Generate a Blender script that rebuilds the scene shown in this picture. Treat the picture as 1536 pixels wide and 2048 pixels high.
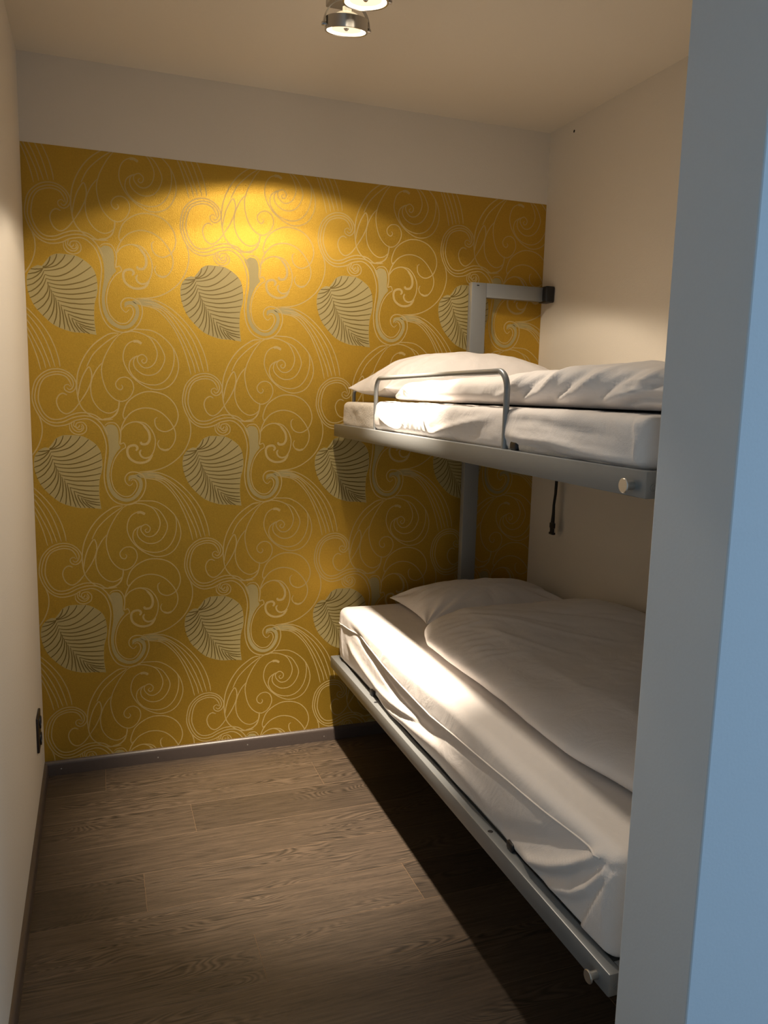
import bpy, bmesh, math, random
from mathutils import Vector, Matrix, noise
from mathutils.geometry import tessellate_polygon

random.seed(7)
for o in list(bpy.data.objects):
    bpy.data.objects.remove(o)
SC = bpy.context.scene
COL = SC.collection

# ---------------------------------------------------------------- camera
W, H = 2.1325, 2.6766          # alcove width, ceiling height
F_PX = 1575.11
yaw, pitch, roll = 0.34962, 0.14757, 0.024954
cy_, sy_ = math.cos(yaw), math.sin(yaw)
cp_, sp_ = math.cos(pitch), math.sin(pitch)
fw = Vector((sy_ * cp_, cy_ * cp_, -sp_))
rt = Vector((cy_, -sy_, 0))
up = rt.cross(fw)
rt2 = rt * math.cos(roll) + up * math.sin(roll)
up2 = -rt * math.sin(roll) + up * math.cos(roll)
cam_d = bpy.data.cameras.new('camera')
cam = bpy.data.objects.new('camera', cam_d)
COL.objects.link(cam)
cam.matrix_world = Matrix(((rt2.x, up2.x, -fw.x, 0.23289), (rt2.y, up2.y, -fw.y, -3.20306),
                           (rt2.z, up2.z, -fw.z, 1.52502), (0, 0, 0, 1)))
cam_d.sensor_fit = 'VERTICAL'
cam_d.sensor_height = 24.0
cam_d.lens = 24.0 * F_PX / 2048.0
cam_d.clip_start = 0.05
SC.camera = cam

# ---------------------------------------------------------------- exposure, world, lights
SC.view_settings.view_transform = 'Standard'
SC.view_settings.look = 'None'
SC.view_settings.gamma = 1.0
SC.view_settings.use_curve_mapping = False
SC.view_settings.exposure = 0.10

world = bpy.data.worlds.new('world')
SC.world = world
world.use_nodes = True
wb = world.node_tree.nodes['Background']
wb.inputs[0].default_value = (0.45, 0.62, 0.9, 1)      # daylight outside the window of the outer room
wb.inputs[1].default_value = 0.6

LAMP_COL = (1.0, 0.85, 0.67)
SPILL_W = 30.0
BED_BEAM_W = 80.0
FLOOR_BEAM_W = 700.0
DAY_W = 78.0

day = bpy.data.lights.new('window_daylight', 'AREA')
day.shape = 'RECTANGLE'
day.size, day.size_y = 2.3, 1.5
day.energy = DAY_W
day.color = (0.42, 0.68, 1.0)
day_o = bpy.data.objects.new('window_daylight', day)
COL.objects.link(day_o)
day_o.location = (4.24, -4.2, 1.55)
day_o.rotation_euler = (math.radians(90), 0, math.radians(90))        # faces -x, into the outer room

# ---------------------------------------------------------------- materials
def nt(name):
    m = bpy.data.materials.new(name)
    m.use_nodes = True
    n = m.node_tree.nodes
    return m, n, m.node_tree.links, n['Principled BSDF']

def simple(name, col, rough=0.6, metal=0.0, bump=0.0, scale=60.0, var=0.0, coat=0.0, spec=0.5):
    m, n, l, b = nt(name)
    b.inputs['Base Color'].default_value = (*col, 1)
    b.inputs['Roughness'].default_value = rough
    b.inputs['Metallic'].default_value = metal
    b.inputs['Specular IOR Level'].default_value = spec
    if coat:
        b.inputs['Coat Weight'].default_value = coat
    tc = n.new('ShaderNodeTexCoord')
    nz = n.new('ShaderNodeTexNoise')
    nz.inputs['Scale'].default_value = scale
    nz.inputs['Detail'].default_value = 4
    l.new(tc.outputs['Object'], nz.inputs['Vector'])
    if bump:
        bp = n.new('ShaderNodeBump')
        bp.inputs['Strength'].default_value = bump
        bp.inputs['Distance'].default_value = 0.002
        l.new(nz.outputs['Fac'], bp.inputs['Height'])
        l.new(bp.outputs['Normal'], b.inputs['Normal'])
    if var:
        mx = n.new('ShaderNodeMix')
        mx.data_type = 'RGBA'
        mx.inputs[6].default_value = (*[c * (1 - var) for c in col], 1)
        mx.inputs[7].default_value = (*[min(1, c * (1 + var)) for c in col], 1)
        l.new(nz.outputs['Fac'], mx.inputs[0])
        l.new(mx.outputs[2], b.inputs['Base Color'])
    return m

M = {}
M['plaster'] = simple('cream_plaster', (0.68, 0.625, 0.54), 0.85, bump=0.25, scale=180, var=0.02, spec=0.25)
M['plaster_outer'] = simple('white_plaster', (0.64, 0.665, 0.69), 0.85, bump=0.08, scale=180, var=0.02, spec=0.25)
M['ceiling'] = simple('ceiling_paint', (0.67, 0.61, 0.515), 0.9, bump=0.15, scale=220, var=0.015, spec=0.2)
M['baseboard'] = simple('taupe_baseboard', (0.072, 0.055, 0.048), 0.36, bump=0.05, scale=90, var=0.1)
M['grey_metal'] = simple('grey_powder_coat', (0.25, 0.26, 0.265), 0.36, metal=0.35, bump=0.06, scale=900, var=0.03)
M['nickel'] = simple('brushed_nickel', (0.62, 0.60, 0.56), 0.3, metal=0.9)
M['chrome'] = simple('satin_chrome', (0.55, 0.53, 0.50), 0.25, metal=1.0)
M['reflector'] = simple('polished_reflector', (0.85, 0.82, 0.75), 0.12, metal=1.0)
M['black_plastic'] = simple('black_plastic', (0.012, 0.012, 0.014), 0.4, bump=0.05, scale=300)
M['brown_plastic'] = simple('dark_brown_plastic', (0.02, 0.013, 0.012), 0.35)
M['webbing'] = simple('black_webbing', (0.01, 0.01, 0.011), 0.8, bump=0.5, scale=700)
M['dark_slot'] = simple('dark_slot', (0.004, 0.004, 0.004), 0.9)
M['wood_slat'] = simple('slat_wood', (0.35, 0.25, 0.15), 0.6, scale=30, var=0.15)
M['sheet'] = simple('white_cotton', (0.80, 0.755, 0.73), 0.8, bump=0.25, scale=500, var=0.015, spec=0.25)
M['ticking'] = simple('mattress_ticking', (0.72, 0.67, 0.60), 0.8, bump=0.9, scale=150, var=0.05, spec=0.25)
for k in ('sheet',):          # soft creases in the cotton
    t = M[k].node_tree; b = t.nodes['Principled BSDF']
    old = b.inputs['Normal'].links[0].from_node
    tc = t.nodes.new('ShaderNodeTexCoord')
    nzz = t.nodes.new('ShaderNodeTexNoise'); nzz.inputs['Scale'].default_value = 7.0; nzz.inputs['Detail'].default_value = 3.5
    nzz.inputs['Distortion'].default_value = 1.6
    t.links.new(tc.outputs['Object'], nzz.inputs['Vector'])
    bp = t.nodes.new('ShaderNodeBump'); bp.inputs['Strength'].default_value = 0.35; bp.inputs['Distance'].default_value = 0.012
    t.links.new(nzz.outputs['Fac'], bp.inputs['Height'])
    t.links.new(old.outputs['Normal'], bp.inputs['Normal'])
    t.links.new(bp.outputs['Normal'], b.inputs['Normal'])
for k in ('sheet', 'ticking'):
    M[k].node_tree.nodes['Principled BSDF'].inputs['Sheen Weight'].default_value = 0.15

def gold_material():
    m, n, l, b = nt('gold_wallpaper')
    tc = n.new('ShaderNodeTexCoord')
    nz = n.new('ShaderNodeTexNoise'); nz.inputs['Scale'].default_value = 420; nz.inputs['Detail'].default_value = 3
    nz2 = n.new('ShaderNodeTexNoise'); nz2.inputs['Scale'].default_value = 160; nz2.inputs['Detail'].default_value = 4
    l.new(tc.outputs['Object'], nz.inputs['Vector']); l.new(tc.outputs['Object'], nz2.inputs['Vector'])
    mx = n.new('ShaderNodeMix'); mx.data_type = 'RGBA'
    mx.inputs[6].default_value = (0.42, 0.25, 0.026, 1)
    mx.inputs[7].default_value = (0.56, 0.34, 0.038, 1)
    l.new(nz2.outputs['Fac'], mx.inputs[0]); l.new(mx.outputs[2], b.inputs['Base Color'])
    b.inputs['Metallic'].default_value = 0.7
    b.inputs['Roughness'].default_value = 0.43
    bp = n.new('ShaderNodeBump'); bp.inputs['Strength'].default_value = 0.6; bp.inputs['Distance'].default_value = 0.0012
    l.new(nz.outputs['Fac'], bp.inputs['Height']); l.new(bp.outputs['Normal'], b.inputs['Normal'])
    return m
M['gold'] = gold_material()
M['khaki_line'] = simple('khaki_print_line', (0.48, 0.35, 0.13), 0.55, metal=0.2, bump=0.2, scale=400, var=0.06)
M['khaki_fill'] = simple('khaki_print_fill', (0.37, 0.295, 0.12), 0.6, metal=0.12, bump=0.2, scale=400, var=0.05)
M['vein'] = simple('olive_print_vein', (0.15, 0.10, 0.015), 0.55, metal=0.2, bump=0.2, scale=400, var=0.06)

def floor_material():
    m, n, l, b = nt('dark_oak_laminate')
    at = n.new('ShaderNodeAttribute'); at.attribute_name = 'plank'; at.attribute_type = 'GEOMETRY'
    tc = n.new('ShaderNodeTexCoord')
    off = n.new('ShaderNodeVectorMath'); off.operation = 'MULTIPLY_ADD'
    off.inputs[1].default_value = (3.0, 17.0, 9.0)
    l.new(at.outputs['Vector'], off.inputs[0]); l.new(tc.outputs['Object'], off.inputs[2])
    sc = n.new('ShaderNodeVectorMath'); sc.operation = 'MULTIPLY'
    sc.inputs[1].default_value = (1.0, 7.0, 1.0)
    l.new(off.outputs[0], sc.inputs[0])
    # cathedral grain: contour lines of a stretched noise field
    n1 = n.new('ShaderNodeTexNoise'); n1.inputs['Scale'].default_value = 1.9; n1.inputs['Detail'].default_value = 1.5; n1.inputs['Distortion'].default_value = 0.5
    l.new(sc.outputs[0], n1.inputs['Vector'])
    mul = n.new('ShaderNodeMath'); mul.operation = 'MULTIPLY'; mul.inputs[1].default_value = 170
    l.new(n1.outputs['Fac'], mul.inputs[0])
    sn = n.new('ShaderNodeMath'); sn.operation = 'SINE'; l.new(mul.outputs[0], sn.inputs[0])
    # fine fibres
    sc2 = n.new('ShaderNodeVectorMath'); sc2.operation = 'MULTIPLY'; sc2.inputs[1].default_value = (6.0, 130.0, 1.0)
    l.new(off.outputs[0], sc2.inputs[0])
    n2 = n.new('ShaderNodeTexNoise'); n2.inputs['Scale'].default_value = 1.0; n2.inputs['Detail'].default_value = 6; n2.inputs['Roughness'].default_value = 0.7
    l.new(sc2.outputs[0], n2.inputs['Vector'])
    # where the cathedral figure is strong
    n3 = n.new('ShaderNodeTexNoise'); n3.inputs['Scale'].default_value = 1.6; n3.inputs['Detail'].default_value = 1
    sc3 = n.new('ShaderNodeVectorMath'); sc3.operation = 'MULTIPLY'; sc3.inputs[1].default_value = (1.5, 5.0, 1.0)
    l.new(off.outputs[0], sc3.inputs[0]); l.new(sc3.outputs[0], n3.inputs['Vector'])
    rp = n.new('ShaderNodeMapRange'); rp.inputs[1].default_value = 0.46; rp.inputs[2].default_value = 0.62
    rp.inputs[3].default_value = 0.08; rp.inputs[4].default_value = 0.55
    l.new(n3.outputs['Fac'], rp.inputs[0])
    mm = n.new('ShaderNodeMath'); mm.operation = 'MULTIPLY'; l.new(sn.outputs[0], mm.inputs[0]); l.new(rp.outputs[0], mm.inputs[1])
    fib = n.new('ShaderNodeMapRange'); fib.inputs[1].default_value = 0.3; fib.inputs[2].default_value = 0.7; fib.inputs[3].default_value = -0.6; fib.inputs[4].default_value = 0.6
    l.new(n2.outputs['Fac'], fib.inputs[0])
    ad = n.new('ShaderNodeMath'); ad.operation = 'ADD'; l.new(mm.outputs[0], ad.inputs[0]); l.new(fib.outputs[0], ad.inputs[1])
    nrm = n.new('ShaderNodeMapRange'); nrm.inputs[1].default_value = -1.0; nrm.inputs[2].default_value = 1.0
    l.new(ad.outputs[0], nrm.inputs[0])
    cr = n.new('ShaderNodeMix'); cr.data_type = 'RGBA'
    cr.inputs[6].default_value = (0.012, 0.009, 0.0065, 1)
    cr.inputs[7].default_value = (0.112, 0.077, 0.051, 1)
    l.new(nrm.outputs[0], cr.inputs[0])
    sepx = n.new('ShaderNodeSeparateXYZ'); l.new(at.outputs['Vector'], sepx.inputs[0])
    tone = n.new('ShaderNodeMapRange'); tone.inputs[3].default_value = 0.68; tone.inputs[4].default_value = 1.2
    l.new(sepx.outputs['X'], tone.inputs[0])
    hs = n.new('ShaderNodeHueSaturation'); hs.inputs['Saturation'].default_value = 0.95
    l.new(tone.outputs[0], hs.inputs['Value']); l.new(cr.outputs[2], hs.inputs['Color'])
    l.new(hs.outputs[0], b.inputs['Base Color'])
    b.inputs['Roughness'].default_value = 0.46
    b.inputs['Specular IOR Level'].default_value = 0.5
    bp = n.new('ShaderNodeBump'); bp.inputs['Strength'].default_value = 0.35; bp.inputs['Distance'].default_value = 0.001
    l.new(nrm.outputs[0], bp.inputs['Height']); l.new(bp.outputs['Normal'], b.inputs['Normal'])
    return m
M['floor'] = floor_material()
M['plank_edge'] = simple('plank_bevel', (0.19, 0.125, 0.075), 0.5)

def emit(name, col, s):
    m = bpy.data.materials.new(name); m.use_nodes = True
    n = m.node_tree.nodes; l = m.node_tree.links
    n.remove(n['Principled BSDF'])
    e = n.new('ShaderNodeEmission'); e.inputs[0].default_value = (*col, 1); e.inputs[1].default_value = s
    l.new(e.outputs[0], n['Material Output'].inputs[0])
    return m
b_ = M['reflector'].node_tree.nodes['Principled BSDF']
b_.inputs['Emission Color'].default_value = (1.0, 0.82, 0.5, 1)
b_.inputs['Emission Strength'].default_value = 0.7       # light leaking through the lit lamp's coloured reflector
M['lamp_rim_glow'] = emit('lit_lamp_glass', (1.0, 0.86, 0.66), 9.0)
M['lamp_face'] = emit('lit_lamp_face', (1.0, 0.80, 0.52), 1.3)
M['capsule'] = emit('lit_capsule', (1.0, 0.85, 0.6), 6.0)
def glass_mat():
    m, n, l, b = nt('window_glass')
    b.inputs['Transmission Weight'].default_value = 1.0
    b.inputs['Roughness'].default_value = 0.0
    b.inputs['IOR'].default_value = 1.45
    return m
M['glass'] = glass_mat()

# ---------------------------------------------------------------- helpers
def mesh_obj(name, bm, mats, parent=None, smooth=False, auto=None):
    me = bpy.data.meshes.new(name)
    bmesh.ops.recalc_face_normals(bm, faces=bm.faces) if auto != 'keep' else None
    bm.to_mesh(me); bm.free()
    if not isinstance(mats, (list, tuple)):
        mats = [mats]
    for m in mats:
        me.materials.append(M[m])
    if smooth:
        for p in me.polygons:
            p.use_smooth = True
        if smooth == 'angle':
            me.set_sharp_from_angle(angle=math.radians(35))
    o = bpy.data.objects.new(name, me)
    COL.objects.link(o)
    if parent is not None:
        o.parent = parent
        o.matrix_parent_inverse = Matrix.Identity(4)
        o.location = -world_loc(parent)
    return o

def world_loc(o):
    v = Vector((0, 0, 0))
    while o is not None:
        v += o.location
        o = o.parent
    return v

def tag(o, label, cat, group=None):
    o['label'] = label; o['category'] = cat
    if group: o['group'] = group
    return o

def thing(name, loc, label, cat, group=None):
    o = bpy.data.objects.new(name, None)
    o.empty_display_size = 0.1
    COL.objects.link(o); o.location = loc
    return tag(o, label, cat, group)

def structure(o):
    o['kind'] = 'structure'
    return o

def box(bm, x0, x1, y0, y1, z0, z1, bev=0.0, mat=0, seg=2):
    vs = [bm.verts.new((x, y, z)) for x in (x0, x1) for y in (y0, y1) for z in (z0, z1)]
    idx = [(0, 1, 3, 2), (4, 6, 7, 5), (0, 4, 5, 1), (2, 3, 7, 6), (0, 2, 6, 4), (1, 5, 7, 3)]
    fs = [bm.faces.new([vs[i] for i in f]) for f in idx]
    for f in fs: f.material_index = mat
    if bev:
        es = set(e for f in fs for e in f.edges)
        r = bmesh.ops.bevel(bm, geom=list(es), offset=bev, segments=seg, affect='EDGES', profile=0.5)
        for f in r['faces']: f.material_index = mat
    return bm

def tube(bm, pts, r, n=14, mat=0, cap=True):
    pts = [Vector(p) for p in pts]
    rings = []
    prev = None
    for i, p in enumerate(pts):
        a = pts[max(0, i - 1)]; b = pts[min(len(pts) - 1, i + 1)]
        t = (b - a).normalized()
        if prev is None:
            u = t.orthogonal().normalized()
        else:
            u = (prev - t * prev.dot(t)).normalized()
        prev = u
        v = t.cross(u)
        rr = r[i] if isinstance(r, (list, tuple)) else r
        rings.append([bm.verts.new(p + (u * math.cos(2 * math.pi * k / n) + v * math.sin(2 * math.pi * k / n)) * rr) for k in range(n)])
    for a, b in zip(rings, rings[1:]):
        for k in range(n):
            f = bm.faces.new((a[k], a[(k + 1) % n], b[(k + 1) % n], b[k])); f.material_index = mat
    if cap:
        f = bm.faces.new(rings[0][::-1]); f.material_index = mat
        f = bm.faces.new(rings[-1]); f.material_index = mat

def lathe(bm, prof, origin, axis, n=48, mats=None, close=False):
    """prof: list of (radius, height along axis); axis: unit vector"""
    axis = Vector(axis).normalized(); origin = Vector(origin)
    u = axis.orthogonal().normalized(); v = axis.cross(u)
    rings = []
    for r, h in prof:
        if r < 1e-6:
            rings.append([bm.verts.new(origin + axis * h)])
        else:
            rings.append([bm.verts.new(origin + axis * h + (u * math.cos(2 * math.pi * k / n) + v * math.sin(2 * math.pi * k / n)) * r) for k in range(n)])
    if close: rings.append(rings[0])
    for i, (a, b) in enumerate(zip(rings, rings[1:])):
        for k in range(n):
            k2 = (k + 1) % n
            if len(a) == 1 and len(b) == 1: continue
            if len(a) == 1: f = bm.faces.new((a[0], b[k], b[k2]))
            elif len(b) == 1: f = bm.faces.new((a[k], a[k2], b[0]))
            else: f = bm.faces.new((a[k], a[k2], b[k2], b[k]))
            if mats: f.material_index = mats[i]

def arc_path(pts, rad, seg=8):
    """polyline with rounded corners"""
    pts = [Vector(p) for p in pts]
    out = [pts[0]]
    for a, b, c in zip(pts, pts[1:], pts[2:]):
        d1 = (a - b).normalized(); d2 = (c - b).normalized()
        ang = d1.angle(d2)
        t = rad / math.tan(ang / 2)
        p1 = b + d1 * t; p2 = b + d2 * t
        cen = b + (d1 + d2).normalized() * (rad / math.sin(ang / 2))
        for k in range(seg + 1):
            s = k / seg
            q = (p1 - cen).lerp(p2 - cen, s).normalized() * rad + cen
            out.append(q)
    out.append(pts[-1])
    return out

def nz(x, y, z, s=1.0):
    return noise.noise(Vector((x * s, y * s, z * s)))

def fbm(x, y, z, s=1.0):
    return noise.fractal(Vector((x * s, y * s, z * s)), 1.0, 2.0, 4)

def seg_dist(p, a, b):
    ax, ay = a; bx, by = b; px, py = p
    dx, dy = bx - ax, by - ay
    t = ((px - ax) * dx + (py - ay) * dy) / (dx * dx + dy * dy + 1e-12)
    t = max(0, min(1, t))
    return math.hypot(px - ax - t * dx, py - ay - t * dy), t

def ridge(p, poly, width, amp, taper=True):
    """soft fold running along a polyline"""
    best = 9; bt = 0; n = len(poly) - 1
    for i in range(n):
        d, t = seg_dist(p, poly[i], poly[i + 1])
        if d < best: best = d; bt = (i + t) / n
    if best > width * 3: return 0.0
    w = math.exp(-(best / width) ** 2)
    if taper: w *= min(1, 5 * bt + .15) * min(1, 5 * (1 - bt) + .15)
    return amp * w

# ================================================================ THE ROOM
Y0 = -5.9          # window wall of the outer room
XR = 4.3           # right side of the outer room
JX, JY0, JY1 = 1.118, -2.112, -2.288   # end of the partition

bm = bmesh.new()
PW = 0.1955
rows = {}
joint_rows = {  # row index from the back wall : joints along x
    0: [0.225], 1: [1.035], 2: [0.52], 3: [1.62], 4: [0.332], 5: [1.136], 6: [0.612], 7: [1.55], 8: [0.15], 9: [0.9]}
lay = bm.loops.layers.float_vector.new('plank')
def plank(bm, x0, x1, y0, y1, v):
    g = 0.0008
    a = [(x0, y0), (x1, y0), (x1, y1), (x0, y1)]
    b_ = [(x0 + g, y0 + g), (x1 - g, y0 + g), (x1 - g, y1 - g), (x0 + g, y1 - g)]
    lo = [bm.verts.new((x, y, -0.0012)) for x, y in a]
    hi = [bm.verts.new((x, y, 0)) for x, y in b_]
    fs = [bm.faces.new(hi)]
    for k in range(4):
        f = bm.faces.new((lo[k], lo[(k + 1) % 4], hi[(k + 1) % 4], hi[k])); f.material_index = 1; fs.append(f)
    for f in fs:
        for l in f.loops: l[lay] = v
    return
r = 0
y = 0.0
X1 = XR
y = -0.005 + 0
ys = [0.0, -0.197]
while ys[-1] > Y0: ys.append(ys[-1] - PW)
for r in range(len(ys) - 1):
    xs = list(joint_rows.get(r, [random.uniform(0.1, 1.2)]))
    while xs[-1] < X1 - 1.3: xs.append(xs[-1] + 1.285)
    xs = [0.0] + xs + [X1]
    for i, (xa, xb) in enumerate(zip(xs, xs[1:])):
        random.seed(r * 31 + i * 7 + 3)
        plank(bm, xa, xb, ys[r + 1], ys[r], Vector((random.random(), random.random(), random.random())))
box(bm, -0.1, XR + 0.1, Y0 - 0.1, 0.1, -0.10, -0.0012)
structure(mesh_obj('floor', bm, ['floor', 'plank_edge'], auto='keep'))

bm = bmesh.new(); box(bm, -0.1, XR + 0.1, Y0 - 0.1, 0.1, H, H + 0.1)
structure(mesh_obj('ceiling', bm, 'ceiling'))

bm = bmesh.new(); box(bm, -0.1, 0.0, Y0 - 0.1, 0.1, -0.1, H)
wl = structure(mesh_obj('wall_left', bm, 'plaster'))
bm = bmesh.new(); box(bm, 0.0, W + 0.1, 0.0, 0.1, -0.1, H)
wbk = structure(mesh_obj('wall_back', bm, 'plaster'))
bm = bmesh.new(); box(bm, W, W + 0.1, JY0, 0.0, -0.1, H)
wr = structure(mesh_obj('wall_right', bm, 'plaster'))
bm = bmesh.new(); box(bm, JX, XR, JY1, JY0, -0.1, H, bev=0.003)
wp = structure(mesh_obj('wall_partition', bm, 'plaster_outer'))
bm = bmesh.new(); box(bm, 0.0, XR, Y0 - 0.1, Y0, -0.1, H)
structure(mesh_obj('wall_front', bm, 'plaster_outer'))
# wall with the window, right of the camera and out of the frame
wy0, wy1, wz0, wz1 = -5.4, -3.0, 0.8, 2.3
bm = bmesh.new()
box(bm, XR, XR + .1, Y0 - 0.1, wy0, -0.1, H); box(bm, XR, XR + .1, wy1, JY1, -0.1, H)
box(bm, XR, XR + .1, wy0, wy1, -0.1, wz0); box(bm, XR, XR + .1, wy0, wy1, wz1, H)
structure(mesh_obj('wall_outer_right', bm, 'plaster_outer'))
bm = bmesh.new()
for a in ((wy0, wy0 + .06, wz0, wz1), (wy1 - .06, wy1, wz0, wz1), (wy0, wy1, wz0, wz0 + .06), (wy0, wy1, wz1 - .06, wz1), (-4.23, -4.17, wz0, wz1)):
    box(bm, XR + .02, XR + .08, a[0], a[1], a[2], a[3], bev=0.004)
structure(mesh_obj('window_1', bm, 'nickel'))

# small plugged hole in the right wall and on the partition edge
bm = bmesh.new(); lathe(bm, [(0, .0008), (.0045, .0008), (.006, 0.0002), (.006, -.002)], (W, -0.19, 2.631), (-1, 0, 0), n=16)
mesh_obj('plug_hole', bm, 'dark_slot', parent=wr)
bm = bmesh.new(); lathe(bm, [(0, .0006), (.0025, .0006), (.003, 0.0002), (.003, -.002)], (JX, -2.279, 2.093), (-1, 0, 0), n=12)
mesh_obj('plug_hole', bm, 'dark_slot', parent=wp)

# baseboards
def baseboard(name, a, b, nrm):
    """a,b: 2-D end points along the wall, nrm: direction into the room"""
    bm = bmesh.new()
    a = Vector((a[0], a[1], 0)); b = Vector((b[0], b[1], 0)); nn = Vector((nrm[0], nrm[1], 0))
    prof = [(0.0, 0), (0.013, 0), (0.013, 0.043), (0.0122, 0.047), (0.0105, 0.0505), (0.007, 0.0545), (0.003, 0.0572), (0.0, 0.0575)]
    ra = [bm.verts.new(a + nn * d + Vector((0, 0, z + .0002))) for d, z in prof]
    rb = [bm.verts.new(b + nn * d + Vector((0, 0, z + .0002))) for d, z in prof]
    for i in range(len(prof) - 1):
        bm.faces.new((ra[i], rb[i], rb[i + 1], ra[i + 1]))
    bm.faces.new(ra); bm.faces.new(rb[::-1])
    return structure(mesh_obj(name, bm, 'baseboard', smooth='angle'))
bb = baseboard('baseboard_back', (0.0, 0), (W, 0), (0, -1))
baseboard('baseboard_left', (0, -0.013), (0, Y0), (1, 0))
baseboard('baseboard_right', (W, -0.013), (W, JY0), (-1, 0))
for sx in (0.06, 0.43, 0.80, 1.14, 1.6):
    bm = bmesh.new()
    lathe(bm, [(0, .0006), (.0022, .0005), (.003, 0)], (sx, -0.013, 0.024 + .004 * math.sin(sx * 9)), (0, -1, 0), n=12)
    mesh_obj('screw_head', bm, 'nickel', parent=bb)

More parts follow.
